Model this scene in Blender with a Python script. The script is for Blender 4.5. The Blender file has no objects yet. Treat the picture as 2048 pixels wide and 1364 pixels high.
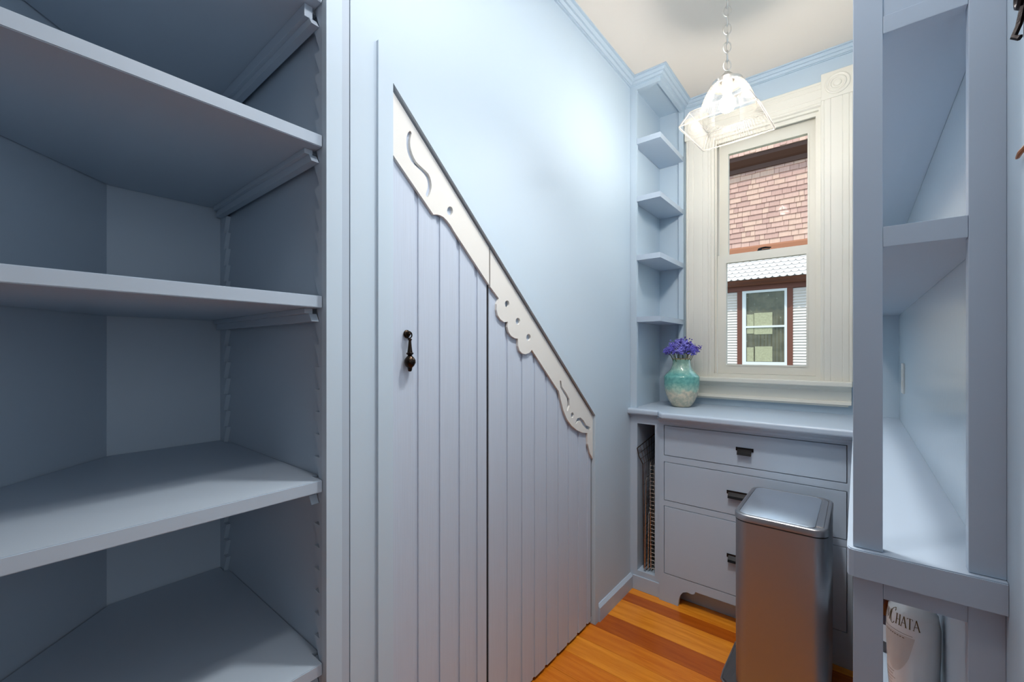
import bpy, bmesh, math, random
from mathutils import Vector, Matrix
from mathutils.geometry import tessellate_polygon
random.seed(7)
PI = math.pi
sc = bpy.context.scene
COL = sc.collection
H = 1.205                      # eye height of the camera above the floor

# ------------------------------------------------------------------ camera, light, exposure
cam = bpy.data.cameras.new('camera'); co = bpy.data.objects.new('camera', cam); COL.objects.link(co)
co.location = (0, 0, H); co.rotation_euler = (PI/2, 0, math.radians(39.13))
cam.sensor_width = 36; cam.lens = 849/2048*36; cam.shift_y = 19/2048; cam.clip_start = 0.02; cam.clip_end = 200
sc.camera = co
sc.view_settings.view_transform = 'Standard'; sc.view_settings.look = 'None'
sc.view_settings.gamma = 1.0; sc.view_settings.use_curve_mapping = False
sc.view_settings.exposure = 0.0

w = bpy.data.worlds.new('sky'); sc.world = w; w.use_nodes = True
bg = w.node_tree.nodes['Background']; bg.inputs['Color'].default_value = (0.62, 0.80, 1.0, 1); bg.inputs['Strength'].default_value = 2.0

def lamp(name, kind, loc, energy, color=(1,1,1), rot=(0,0,0), **kw):
    l = bpy.data.lights.new(name, kind); l.energy = energy; l.color = color
    for k, v in kw.items(): setattr(l, k, v)
    o = bpy.data.objects.new(name, l); o.location = loc; o.rotation_euler = rot; COL.objects.link(o); return o

SUN = lamp('sun', 'SUN', (0, -4, 9), 2.35, (1.0, 0.95, 0.88), angle=0.009)
SUN.rotation_euler = Vector((-0.22, 1.0, -1.5)).to_track_quat('-Z', 'Y').to_euler()
# ceiling lamps of the entry where the photographer stands, plus an added side fill
lamp('entry_lamp', 'POINT', (-0.31, 0.43, H+1.05), 13, (1.0, 0.96, 0.95), shadow_soft_size=0.06)
lamp('recessed_downlight', 'SPOT', (-0.28, 0.95, H+1.34), 62, (1.0, 0.97, 0.93), spot_size=math.radians(96), spot_blend=0.75, shadow_soft_size=0.06)
lamp('ceiling_glow_lamp', 'AREA', (-0.30, 1.10, H+1.355), 3.4, (1.0, 0.97, 0.94), shape='DISK', size=0.3)
lamp('entry_side_fill', 'AREA', (1.55, -0.75, H+0.35), 9.5, (0.88, 0.95, 1.0), (0, math.radians(90), 0), shape='RECTANGLE', size=1.3, size_y=0.9)  # added fill from the right to brighten the shelf edges, no window there

# ------------------------------------------------------------------ helpers
def lin(c):
    c = c/255
    return c/12.92 if c <= 0.04045 else ((c+0.055)/1.055)**2.4
def rgb(r, g, b): return (lin(r), lin(g), lin(b), 1)

def mat(name, col, rough=0.5, metal=0.0, bump=0.0, bscale=200, stretch=(1,1,1), var=0.0, spec=0.5, coat=0.0):
    m = bpy.data.materials.new(name); m.use_nodes = True
    nt = m.node_tree; p = nt.nodes['Principled BSDF']
    p.inputs['Base Color'].default_value = col; p.inputs['Roughness'].default_value = rough
    p.inputs['Metallic'].default_value = metal; p.inputs['Specular IOR Level'].default_value = spec
    if coat: p.inputs['Coat Weight'].default_value = coat
    if bump or var:
        tc = nt.nodes.new('ShaderNodeTexCoord'); mp = nt.nodes.new('ShaderNodeMapping')
        mp.inputs['Scale'].default_value = stretch
        nt.links.new(tc.outputs['Object'], mp.inputs['Vector'])
        n = nt.nodes.new('ShaderNodeTexNoise'); n.inputs['Scale'].default_value = bscale; n.inputs['Detail'].default_value = 4
        nt.links.new(mp.outputs['Vector'], n.inputs['Vector'])
        if bump:
            b = nt.nodes.new('ShaderNodeBump'); b.inputs['Strength'].default_value = bump; b.inputs['Distance'].default_value = 0.002
            nt.links.new(n.outputs['Fac'], b.inputs['Height']); nt.links.new(b.outputs['Normal'], p.inputs['Normal'])
        if var:
            r = nt.nodes.new('ShaderNodeValToRGB')
            r.color_ramp.elements[0].position = 0.3; r.color_ramp.elements[1].position = 0.7
            r.color_ramp.elements[0].color = tuple(x*(1-var) for x in col[:3])+(1,)
            r.color_ramp.elements[1].color = tuple(min(1, x*(1+var)) for x in col[:3])+(1,)
            nt.links.new(n.outputs['Fac'], r.inputs['Fac']); nt.links.new(r.outputs['Color'], p.inputs['Base Color'])
    return m

WALL = mat('wall_paint', rgb(187, 205, 219), 0.55, bump=0.05, bscale=30)
CAB = mat('cabinet_paint', rgb(178, 194, 211), 0.38, bump=0.04, bscale=60)
SHELF = mat('shelf_paint', rgb(174, 189, 204), 0.40, bump=0.04, bscale=60)
DOORP = mat('door_paint', rgb(188, 200, 216), 0.40, bump=0.25, bscale=70, stretch=(1, 4, 0.08), var=0.03)
WHITE = mat('trim_white', rgb(220, 220, 216), 0.45, bump=0.05, bscale=80)
CREAM = mat('window_cream', rgb(228, 226, 215), 0.38)
CEIL = mat('ceiling_paint', rgb(232, 224, 213), 0.8, bump=0.1, bscale=40)
TAN = mat('entry_wall_paint', rgb(112, 118, 128), 0.8)
BLACK = mat('black_iron', rgb(28, 28, 30), 0.38, metal=0.7)
BRONZE = mat('dark_bronze', rgb(52, 42, 34), 0.25, metal=0.9, bump=0.1, bscale=300)
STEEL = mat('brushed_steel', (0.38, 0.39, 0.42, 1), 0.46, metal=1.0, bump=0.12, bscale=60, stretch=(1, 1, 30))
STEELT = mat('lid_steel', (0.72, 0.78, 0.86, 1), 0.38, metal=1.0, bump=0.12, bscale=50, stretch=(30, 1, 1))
STEELR = mat('rim_steel', (0.50, 0.50, 0.52, 1), 0.35, metal=1.0)
NICKEL = mat('satin_nickel', (0.72, 0.70, 0.66, 1), 0.28, metal=1.0)
CHROME = mat('copper_wire', (0.62, 0.50, 0.42, 1), 0.25, metal=1.0)
DARKW = mat('dark_wire', (0.16, 0.12, 0.11, 1), 0.35, metal=1.0)
PLASTIC = mat('grey_plastic', rgb(70, 70, 74), 0.4)
ROOF_BROWN = mat('brown_trim_paint', rgb(112, 60, 42), 0.6, bump=0.1, bscale=20)
CLAP = mat('white_siding', rgb(222, 208, 198), 0.7, bump=0.1, bscale=20, var=0.03)
SCAL = mat('scallop_shingle', rgb(216, 205, 198), 0.75, bump=0.2, bscale=25, var=0.05)
HOUSEW = mat('house_window_white', rgb(226, 222, 218), 0.5)
GROUND = mat('lawn', rgb(92, 104, 66), 0.9, bump=0.3, bscale=3, var=0.2)

def new_obj(name, me, parent=None, m=None):
    o = bpy.data.objects.new(name, me); COL.objects.link(o)
    if m is not None and not me.materials: me.materials.append(m)
    if parent is not None: o.parent = parent
    return o
def wloc(o):
    v = Vector((0, 0, 0))
    while o is not None: v += o.location; o = o.parent
    return v
def obj(name, bm, m, parent=None, smooth=False, kind=None, label=None):
    if parent is None:
        xs = [v.co.x for v in bm.verts]; ys = [v.co.y for v in bm.verts]; zs = [v.co.z for v in bm.verts]
        off = Vector(((min(xs)+max(xs))/2, (min(ys)+max(ys))/2, min(zs)))
    else: off = wloc(parent)
    for v in bm.verts: v.co -= off
    bmesh.ops.recalc_face_normals(bm, faces=bm.faces[:])
    me = bpy.data.meshes.new(name); bm.to_mesh(me); bm.free()
    if smooth:
        for p in me.polygons: p.use_smooth = True
        try: me.set_sharp_from_angle(angle=math.radians(38))
        except Exception: pass
    o = new_obj(name, me, parent, m)
    if parent is None: o.location = off
    if kind: o['kind'] = kind
    if label: o['label'] = label
    return o
def tag(o, label, cat, group=None):
    o['label'] = label; o['category'] = cat
    if group: o['group'] = group
    return o
def thing(name, loc, label, cat, group=None):
    o = bpy.data.objects.new(name, None); o.empty_display_size = 0.05; COL.objects.link(o); o.location = loc
    return tag(o, label, cat, group)
def setting(name, loc=(0, 0, 0)):
    o = bpy.data.objects.new(name, None); o.empty_display_size = 0.05; COL.objects.link(o); o.location = loc
    o['kind'] = 'structure'; return o

def add_box(bm, x0, x1, y0, y1, z0, z1, bev=0.0):
    r = bmesh.ops.create_cube(bm, size=1.0)
    vs = r['verts']
    for v in vs:
        v.co = Vector(((x0+x1)/2+v.co.x*(x1-x0), (y0+y1)/2+v.co.y*(y1-y0), (z0+z1)/2+v.co.z*(z1-z0)))
    if bev:
        es = list({e for v in vs for e in v.link_edges})
        bmesh.ops.bevel(bm, geom=es, offset=bev, segments=2, affect='EDGES', profile=0.6)
    return bm
def box(name, x0, x1, y0, y1, z0, z1, m, parent=None, bev=0.0, **kw):
    bm = bmesh.new(); add_box(bm, min(x0, x1), max(x0, x1), min(y0, y1), max(y0, y1), min(z0, z1), max(z0, z1), bev)
    return obj(name, bm, m, parent, **kw)
# polygon with holes, extruded.  plane: 'yz' (extruded along x), 'xz' (along y), 'xy' (along z)
def add_prism(bm, outer, a0, a1, plane, holes=()):
    def P(p, a):
        if plane == 'yz': return Vector((a, p[0], p[1]))
        if plane == 'xz': return Vector((p[0], a, p[1]))
        return Vector((p[0], p[1], a))
    loops = [outer]+list(holes)
    tris = tessellate_polygon([[Vector((p[0], p[1], 0)) for p in l] for l in loops])
    flat = [p for l in loops for p in l]
    A = [bm.verts.new(P(p, a0)) for p in flat]; B = [bm.verts.new(P(p, a1)) for p in flat]
    if len(loops) == 1:
        for S in (A, B):
            try: bm.faces.new(S)
            except ValueError: pass
    else:
        for t in tris:
            for S in (A, B):
                try: bm.faces.new([S[i] for i in t])
                except ValueError: pass
    k = 0
    for l in loops:
        n = len(l)
        for i in range(n):
            j = (i+1) % n
            try: bm.faces.new([A[k+i], A[k+j], B[k+j], B[k+i]])
            except ValueError: pass
        k += n
    return bm
def prism(name, outer, a0, a1, plane, m, parent=None, holes=(), **kw):
    bm = bmesh.new(); add_prism(bm, outer, a0, a1, plane, holes); return obj(name, bm, m, parent, **kw)
def add_tube(bm, pts, r, seg=6, closed=False, caps=True):
    pts = [Vector(p) for p in pts]; n = len(pts); rings = []
    up = Vector((0, 0, 1)); prev = None
    for i, p in enumerate(pts):
        if closed: d = pts[(i+1) % n]-pts[i-1]
        else: d = pts[min(i+1, n-1)]-pts[max(i-1, 0)]
        d.normalize()
        if prev is None:
            a = d.cross(up)
            if a.length < 0.1: a = d.cross(Vector((1, 0, 0)))
        else: a = prev-d*prev.dot(d)
        a.normalize(); prev = a; b = d.cross(a)
        rr = r[i] if isinstance(r, (list, tuple)) else r
        rings.append([bm.verts.new(p+(a*math.cos(t*2*PI/seg)+b*math.sin(t*2*PI/seg))*rr) for t in range(seg)])
    m_ = n if closed else n-1
    for i in range(m_):
        A, B = rings[i], rings[(i+1) % n]
        for t in range(seg):
            try: bm.faces.new([A[t], A[(t+1) % seg], B[(t+1) % seg], B[t]])
            except ValueError: pass
    if caps and not closed:
        bm.faces.new(rings[0]); bm.faces.new(rings[-1])
    return bm
def add_lathe(bm, prof, c=(0, 0, 0), seg=32, cap=True):
    rings = []
    for r, z in prof:
        rings.append([bm.verts.new((c[0]+r*math.cos(2*PI*t/seg), c[1]+r*math.sin(2*PI*t/seg), c[2]+z)) for t in range(seg)])
    for A, B in zip(rings, rings[1:]):
        for t in range(seg): bm.faces.new([A[t], A[(t+1) % seg], B[(t+1) % seg], B[t]])
    if cap:
        for R in (rings[0], rings[-1]):
            bm.faces.new(R)
    return bm
# moulding: profile (out, z) swept along a floor-plan path, room on the left-hand normal * side
def add_sweep(bm, path, i0, i1, prof, side=1):
    P = [Vector(p) for p in path]; n = len(P); rows = []
    def nrm(a, b):
        d = (b-a).normalized(); return Vector((d.y, -d.x))*side
    for i in range(i0, i1+1):
        ns = []
        if i > 0: ns.append(nrm(P[i-1], P[i]))
        if i < n-1: ns.append(nrm(P[i], P[i+1]))
        if len(ns) == 2:
            s = ns[0]+ns[1]; mt = s/(s.length_squared/2) if s.length > 1e-6 else ns[0]
        else: mt = ns[0]
        rows.append([bm.verts.new((P[i].x+mt.x*o, P[i].y+mt.y*o, z)) for o, z in prof])
    k = len(prof)
    for A, B in zip(rows, rows[1:]):
        for t in range(k): bm.faces.new([A[t], A[(t+1) % k], B[(t+1) % k], B[t]])
    bm.faces.new(rows[0]); bm.faces.new(rows[-1])
    return bm

F0, CX0, HY = 849.0, 1024.0, 701.0
CS, SN = math.cos(math.radians(39.13)), math.sin(math.radians(39.13))
def ray(u): return (-SN*F0+CS*(u-CX0), CS*F0+SN*(u-CX0))
def onX(u, v, X):                       # point of the plane x = X met by the sight line of a measured pixel -> (y, z)
    x, y = ray(u); s = X/x; return (y*s, H+(HY-v)*s)

# ------------------------------------------------------------------ room shell
ZC = H+1.37
WY = 2.44                     # window wall
XL, XR = -0.90, 0.146         # left and right wall faces
X_OUT = -1.72

# floor boards run across the room
FLOOR = setting('floor')
def wood(name, c1, c2, seed):
    m = bpy.data.materials.new(name); m.use_nodes = True; nt = m.node_tree; p = nt.nodes['Principled BSDF']
    p.inputs['Roughness'].default_value = 0.27
    tc = nt.nodes.new('ShaderNodeTexCoord'); mp = nt.nodes.new('ShaderNodeMapping')
    mp.inputs['Scale'].default_value = (0.7, 9, 1); mp.inputs['Location'].default_value = (seed, seed*1.7, 0)
    n = nt.nodes.new('ShaderNodeTexNoise'); n.inputs['Scale'].default_value = 5; n.inputs['Detail'].default_value = 6; n.inputs['Distortion'].default_value = 0.7
    n2 = nt.nodes.new('ShaderNodeTexNoise'); n2.inputs['Scale'].default_value = 24; n2.inputs['Detail'].default_value = 3
    r = nt.nodes.new('ShaderNodeValToRGB'); r.color_ramp.elements[0].color = c1; r.color_ramp.elements[1].color = c2
    r.color_ramp.elements[0].position = 0.3; r.color_ramp.elements[1].position = 0.72
    mx = nt.nodes.new('ShaderNodeMix'); mx.data_type = 'FLOAT'; mx.inputs[0].default_value = 0.3
    L = nt.links.new
    L(tc.outputs['Object'], mp.inputs['Vector']); L(mp.outputs['Vector'], n.inputs['Vector']); L(mp.outputs['Vector'], n2.inputs['Vector'])
    L(n.outputs['Fac'], mx.inputs[2]); L(n2.outputs['Fac'], mx.inputs[3]); L(mx.outputs[0], r.inputs['Fac']); L(r.outputs['Color'], p.inputs['Base Color'])
    return m
WL = wood('fir_board_honey', rgb(206, 114, 18), rgb(242, 158, 46), 1.0)
WM = wood('fir_board_amber', rgb(196, 100, 14), rgb(228, 138, 34), 5.0)
WD = wood('fir_board_brown', rgb(156, 70, 10), rgb(190, 98, 22), 9.0)
seams = [2.46, 2.36, 2.25, 2.15, 2.085, 2.007, 1.932, 1.784, 1.670, 1.569, 1.460, 1.352]
while seams[-1] > -2.0: seams.append(seams[-1]-random.choice([0.10, 0.108, 0.115, 0.098]))
tones = [WM, WD, WL, WM, WL, WD, WL, WD, WM, WL, WM]
for i in range(len(seams)-1):
    box('floor_board', X_OUT, 1.62, seams[i+1]+0.0006, seams[i]-0.0006, -0.02, 0.0, tones[i] if i < len(tones) else random.choice([WL, WM, WM, WD]), FLOOR, bev=0.0008)
box('subfloor', X_OUT-0.1, 1.7, seams[-1]-0.1, 2.5, -0.1, -0.0205, PLASTIC, FLOOR)

box('ceiling', X_OUT-0.1, 1.7, -2.15, WY+0.12, ZC, ZC+0.1, CEIL, kind='structure')
# window wall with its opening
WX0, WX1, WZ0, WZ1 = -0.612, -0.128, H-0.150, H+1.140
prism('wall_window', [(X_OUT-0.1, -0.1), (1.7, -0.1), (1.7, ZC), (X_OUT-0.1, ZC)], WY, WY+0.14, 'xz', WALL,
      holes=[[(WX0, WZ0), (WX0, WZ1), (WX1, WZ1), (WX1, WZ0)]], kind='structure')
box('wall_back', X_OUT-0.1, 1.7, -2.15, -2.05, -0.1, ZC, TAN, kind='structure')
box('wall_outer', X_OUT-0.1, X_OUT, -2.05, WY, -0.1, ZC, TAN, kind='structure')
prism('wall_right', [(XR, WY), (XR, 0.30), (1.6, 0.30), (1.6, -2.05), (1.7, -2.05), (1.7, WY)], 0.0, ZC, 'xy', WALL, kind='structure')
# stair wall with the cupboard opening
DY0, DYM, DY1 = 0.630, 0.9975, 1.676
def diag(y): return H+0.663-0.9055*(y-0.630)
prism('wall_left', [(0.52, 0), (0.52, ZC), (WY, ZC), (WY, 0), (DY1, 0), (DY1, diag(DY1)), (DY0, diag(DY0)), (DY0, 0)],
      XL-0.10, XL, 'yz', WALL, kind='structure')
box('wall_closet', XL-0.16, XL-0.13, 0.52, 1.9, 0, 2.3, TAN, kind='structure')
box('wall_entry', XL-0.10, XL, -2.05, -0.47, 0, ZC, WALL, kind='structure')

# casing round the sloping cupboard
yo0, yo1 = 0.588, 1.706
def odiag(y): return H+0.745-0.905*(y-0.59)
prism('trim_3', [(yo0, 0), (yo0, odiag(yo0)), (yo1, odiag(yo1)), (yo1, 0), (DY1, 0), (DY1, diag(DY1)), (DY0, diag(DY0)), (DY0, 0)],
      XL+0.0002, XL+0.008, 'yz', WALL, kind='structure')
bm = bmesh.new()
add_sweep(bm, [(XL, yo1), (XL, 2.062)], 0, 1, [(0, 0.0), (0.015, 0.0), (0.015, 0.060), (0.004, 0.072), (0, 0.072)])
obj('baseboard_left', bm, CAB, kind='structure')

# ------------------------------------------------------------------ crown moulding
UX, UY = -0.745, 2.062
crown_path = [(XL, 0.53), (XL, UY), (UX, UY), (UX, WY), (XR, WY)]
z0 = ZC-0.031
crown = [(0, z0), (0.007, z0), (0.007, z0+0.004), (0.013, z0+0.004), (0.019, z0+0.011), (0.019, z0+0.014), (0.026, z0+0.014), (0.034, z0+0.022), (0.034, z0+0.025), (0.043, z0+0.025), (0.043, ZC-0.0002), (0, ZC-0.0002)]
for nm, a, b in (('trim_1', 0, 1), ('trim_2', 3, 4)):
    bm = bmesh.new(); add_sweep(bm, crown_path, a, b, crown, 1); obj(nm, bm, WALL, kind='structure')

# ------------------------------------------------------------------ left shelving unit
SY = 0.475                                   # inner face of the side panel
unit = thing('shelving_unit', (-1.2, 0.1, 0), 'large blue built-in cupboard of deep open shelves left of the sloping doors', 'shelving')
box('side_panel', X_OUT, XL-0.001, SY, SY+0.043, 0, ZC, SHELF, unit)
box('stile', XL-0.02, XL+0.0012, 0.463, 0.499, 0, ZC, WALL, unit, bev=0.001)
box('back_panel', -1.595, -1.577, 0.19, SY, 0, ZC, SHELF, unit)
prism('angled_panel', [(-1.577, 0.199), (-0.905, -0.473), (-0.925, -0.487), (-1.60, 0.19)], 0, ZC, 'xy', SHELF, unit)
LED = [0.3169-0.0505*k for k in range(-19, 29)]
LED = [z for z in LED if -1.19 < z < 1.34]
def ratchet(xf, xn, xw):
    pts = [(xf, H+1.365), (xf, 0.001), (xn, 0.001)]
    zs = sorted(LED); prevz = None
    for i, z in enumerate(zs):
        pts += [(xw, H+z-0.0006), (xw, H+z), (xn, H+z)]
    pts += [(xw-(xw-xn)*0.4, H+1.365)]
    return pts
for xf, xn, xw in ((-0.903, -0.930, -0.954), (-1.576, -1.545, -1.521)):
    bm = bmesh.new(); zs = sorted(LED)
    # built as stacked teeth so every quad stays simple
    for a, b in zip(zs, zs[1:]):
        add_prism(bm, [(xf, H+a), (xf, H+b), (xw, H+b), (xn, H+a)], 0.4632, SY, 'xz')
    add_prism(bm, [(xf, 0.001), (xf, H+zs[0]), (xw, H+zs[0]), (xw, 0.001)], 0.4632, SY, 'xz')
    obj('shelf_ratchet', bm, SHELF, unit)
zs_top = [(0.7935, 0.7209), (0.4743, 0.4179), (0.1202, 0.0644), (-0.2857, -0.3396), (-0.689, -0.7436)]
XF = -0.915
sh_poly = [(XF, 0.461), (XF, -0.452), (-1.573, 0.204), (-1.573, 0.461), (-1.515, 0.461), (-1.515, 0.4735), (-0.962, 0.4735), (-0.962, 0.461)]
for zt, led in zs_top:
    bm = bmesh.new(); add_prism(bm, sh_poly, H+zt-0.0265, H+zt, 'xy')
    es = [e for e in bm.edges if abs(e.verts[0].co.x-XF) < 1e-4 and abs(e.verts[1].co.x-XF) < 1e-4 and abs(e.verts[0].co.z-e.verts[1].co.z) < 1e-4]
    bmesh.ops.bevel(bm, geom=es, offset=0.0015, segments=2, affect='EDGES')
    s = obj('shelf', bm, SHELF, unit)
    box('batten', -1.55, -0.945, 0.437, 0.455, H+led+0.0178, H+zt-0.0266, SHELF, s, bev=0.001)
    prism('cleat', [(-1.558, H+led), (-0.931, H+led), (-0.943, H+led+0.0175), (-1.545, H+led+0.0175)], 0.446, 0.4625, 'xz', SHELF, unit)

# ------------------------------------------------------------------ sloping cupboard doors
XD = -0.911                                  # face of the planks
def plank(y0, y1, parent, ztop, lip=0.010, z0=0.014):
    bm = bmesh.new()
    g = 0.0008
    # cross-section: raised face with a low flat lip on its left side
    for a, b, x in ((y0+g, y0+lip, XD-0.0045), (y0+lip, y1-g, XD)):
        add_prism(bm, [(a, z0), (b, z0), (b, ztop(b)), (a, ztop(a))], XD-0.018, x, 'yz')
    es = [e for e in bm.edges if all(abs(v.co.x-XD) < 1e-5 for v in e.verts) and abs(e.verts[0].co.y-e.verts[1].co.y) < 1e-5]
    bmesh.ops.bevel(bm, geom=es, offset=0.0012, segments=1, affect='EDGES')
    return obj('plank', bm, DOORP, parent)
def U(u): return onX(u, 700, XD)[0]
ztop = lambda y: diag(y)-0.010
d1 = setting('door_1', (XD, DY0, 0)); d2 = setting('door_2', (XD, DYM, 0))
e1 = [DY0+0.006]+[U(u) for u in (829.5, 873.5, 913.5, 949.5)]+[DYM-0.0035]
for a, b in zip(e1, e1[1:]): plank(a, b, d1, ztop, lip=0.0125 if a > 0.64 else 0.002)
e2 = [DYM+0.0035]+[U(u) for u in (1010.5, 1040.3, 1066, 1090.4, 1113.8, 1134.5, 1154.5, 1172.6)]+[DY1-0.004]
for a, b in zip(e2, e2[1:]): plank(a, b, d2, ztop, lip=0.0125 if a > 1.01 else 0.002)
box('door_back', XD-0.024, XD-0.019, DY0+0.004, DYM-0.006, 0.02, diag(DYM), DOORP, d1)
box('door_back', XD-0.024, XD-0.019, DYM+0.006, DY1-0.006, 0.02, diag(DY1)-0.01, DOORP, d2)
RUB = mat('draft_seal', rgb(22, 24, 30), 0.9)
for a, b, t_, p_ in ((DYM-0.0031, DYM-0.0001, DYM, d1), (DY0+0.0004, DY0+0.0054, DY0+0.0054, d1), (DYM+0.0001, DYM+0.0031, DYM+0.0031, d2), (DY1-0.0036, DY1-0.0003, DY1, d2)):
    box('draft_seal', XD-0.012, XD-0.0012, a, b, 0.03, diag(t_)-0.012, RUB, p_, label='dark seal in the door gap')
XT = XD+0.0085
def z5(p): return onX(740+p[0]/3.248, 80+p[1]/3.248, XT)
def z6(p): return onX(960+p[0]/2.727, 450+p[1]/2.727, XT)
def dense(pts, n=3):                       # smooth a closed outline of hand-measured points (Catmull-Rom)
    out = []; N = len(pts)
    for i in range(N):
        p0, p1, p2, p3 = [Vector(pts[(i+k-1) % N]) for k in range(4)]
        for k in range(n):
            t = k/n
            out.append(tuple(0.5*((2*p1)+(-p0+p2)*t+(2*p0-5*p1+4*p2-p3)*t*t+(-p0+3*p1-3*p2+p3)*t*t*t)))
    return out
def circ(f, c, rx, ry, n=16): return [f((c[0]+rx*math.cos(2*PI*k/n), c[1]+ry*math.sin(2*PI*k/n))) for k in range(n)]
top = lambda y: (y, diag(y)-0.008)
out1 = [top(DY0+0.003), top(DYM-0.003), z5((774.5, 1578))]
out1[2] = (DYM-0.003, z6((55, 327))[1])
out1 += [z5(p) for p in ((545, 1240), (525, 1205), (500, 1172), (478, 1150), (455, 1138), (432, 1133), (413, 1134))]
out1 += [(DY0+0.003, z5((141, 733))[1])]
S1 = [(258, 590), (270, 605), (262, 640), (262, 690), (275, 740), (300, 790), (340, 830), (380, 870), (398, 920), (398, 970), (378, 1022),
      (362, 1003), (375, 960), (372, 910), (350, 870), (310, 830), (270, 790), (245, 730), (236, 670), (240, 620)]
prism('fretwork_board', out1, XD+0.0002, XT, 'yz', WHITE, d1, holes=[[z5(p) for p in dense(S1, 2)], circ(z5, (520, 1110), 19, 29)],
      label='white scroll-cut board along the slope')
out2 = [top(DYM+0.003), top(DY1-0.004)]
lob = [(618, 1275), (600, 1245), (588, 1195), (585, 1135), (560, 1133), (530, 1120), (500, 1095), (475, 1060), (455, 1010), (440, 950), (430, 905), (415, 885),
       (283, 680), (270, 697), (248, 705), (230, 700), (216, 685), (208, 660), (207, 620), (190, 618), (170, 605), (156, 583), (150, 555), (152, 527),
       (132, 530), (112, 515), (98, 492), (91, 462), (92, 430), (103, 400)]
out2 += [z6(p) for p in lob]
out2[2] = (DY1-0.004, out2[2][1])
out2 += [(DYM+0.003, z6((62, 338))[1])]
S2 = [(435, 848), (443, 850), (447, 880), (470, 915), (488, 950), (490, 985), (478, 1017), (474, 1010), (478, 975), (474, 945), (455, 915), (438, 885)]
S3 = [(520, 1083), (530, 1055), (548, 1050), (565, 1065), (580, 1092), (602, 1103), (600, 1117), (580, 1112), (560, 1090), (548, 1068), (535, 1070), (524, 1085)]
prism('fretwork_board', out2, XD+0.0002, XT, 'yz', WHITE, d2,
      holes=[circ(z6, (148, 430), 12, 19), circ(z6, (207, 525), 12, 19), circ(z6, (265, 613), 12, 19), circ(z6, (504, 1037), 8, 15), [z6(p) for p in S2], [z6(p) for p in S3]],
      label='white scalloped board along the slope')
# drop pull
py, pz = onX(812, 668, XD)
bm = bmesh.new()
bmesh.ops.create_uvsphere(bm, u_segments=16, v_segments=10, radius=0.0085, matrix=Matrix.Translation((XD+0.004, py, pz)) @ Matrix.Diagonal((0.6, 1.25, 1.25, 1)))
bmesh.ops.create_uvsphere(bm, u_segments=12, v_segments=8, radius=0.0045, matrix=Matrix.Translation((XD+0.013, py, pz)))
add_tube(bm, [(XD+0.013, py+0.0085*math.cos(a), pz-0.003+0.0085*math.sin(a)) for a in [2*PI*k/16 for k in range(16)]], 0.002, closed=True)
pull = obj('drop_pull', bm, BRONZE, d1, smooth=True, label='dark bronze drop pull')
bm = bmesh.new()
add_lathe(bm, [(0.001, 0), (0.004, -0.001), (0.006, -0.003), (0.0035, -0.006), (0.0045, -0.02), (0.0065, -0.036), (0.0095, -0.038), (0.009, -0.041), (0.005, -0.044),
               (0.010, -0.049), (0.0145, -0.056), (0.0150, -0.063), (0.011, -0.071), (0.006, -0.076), (0.0055, -0.081), (0.004, -0.085), (0.001, -0.086)], (XD+0.015, py+0.001, pz-0.0115), 20)
obj('pendant_drop', bm, BRONZE, pull, smooth=True)

# ------------------------------------------------------------------ corner shelf unit
cu = thing('corner_shelf_unit', (-0.82, 2.25, H-0.29), 'tall narrow blue open corner shelf unit left of the window', 'shelving')
CZ = H-0.29
box('side_panel', XL+0.0005, XL+0.018, UY+0.002, WY-0.0005, CZ, ZC-0.001, WALL, cu)
box('stile', XL+0.0005, -0.865, UY, UY+0.018, CZ, ZC-0.001, WALL, cu, bev=0.0008)
box('back_panel', XL+0.018, -0.772, WY-0.010, WY-0.0005, CZ, ZC-0.001, WALL, cu)
box('back_stile', -0.772, UX, WY-0.024, WY-0.0005, CZ, ZC-0.001, WALL, cu, bev=0.0008)
prism('header', [(-0.865, UY), (UX, UY), (UX, WY-0.024), (UX-0.018, WY-0.024), (UX-0.018, UY+0.018), (-0.865, UY+0.018)], H+1.318, ZC-0.001, 'xy', WALL, cu)
box('top_panel', XL+0.018, UX-0.018, UY+0.018, WY-0.010, H+1.338, H+1.35, WALL, cu)
bm = bmesh.new(); add_sweep(bm, crown_path, 1, 3, crown, 1); obj('crown_moulding', bm, WALL, cu)
for z in (1.068, 0.778, 0.481, 0.170):
    prism('shelf', [(-0.8985+0.018, UY+0.0185), (-0.864, UY+0.0185), (-0.864, UY-0.0005), (UX, UY-0.0005), (UX, WY-0.0245), (-0.7722, WY-0.0245), (-0.7722, WY-0.0105), (-0.8985+0.018, WY-0.0105)],
          H+z-0.026, H+z, 'xy', CAB, cu)

# ------------------------------------------------------------------ window
win = setting('window_1', (-0.37, WY, H-0.15))
def flutes(name, x0, x1, z0, z1, horizontal=False):
    # moulded casing board: raised edges, beads and a flat centre, one board
    a, b = (z0, z1) if horizontal else (x0, x1); wdt = b-a; y = WY
    t = [0, .02, .04, .10, .12, .14, .30, .32, .34, .66, .68, .70, .86, .88, .90, .96, .98, 1.0]
    d = [.016, .020, .022, .022, .0200, .022, .022, .0200, .0215, .0215, .0200, .022, .022, .0200, .022, .022, .020, .016]
    pts = [(a+wdt*q, y-e) for q, e in zip(t, d)]+[(b, y-0.0005), (a, y-0.0005)]
    bm = bmesh.new()
    if horizontal:
        A = [bm.verts.new((x0, p[1], p[0])) for p in pts]; B = [bm.verts.new((x1, p[1], p[0])) for p in pts]
    else:
        A = [bm.verts.new((p[0], p[1], z0)) for p in pts]; B = [bm.verts.new((p[0], p[1], z1)) for p in pts]
    n = len(pts)
    for i in range(n): bm.faces.new([A[i], A[(i+1) % n], B[(i+1) % n], B[i]])
    bm.faces.new(A); bm.faces.new(B)
    return obj(name, bm, CREAM, win)
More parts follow.
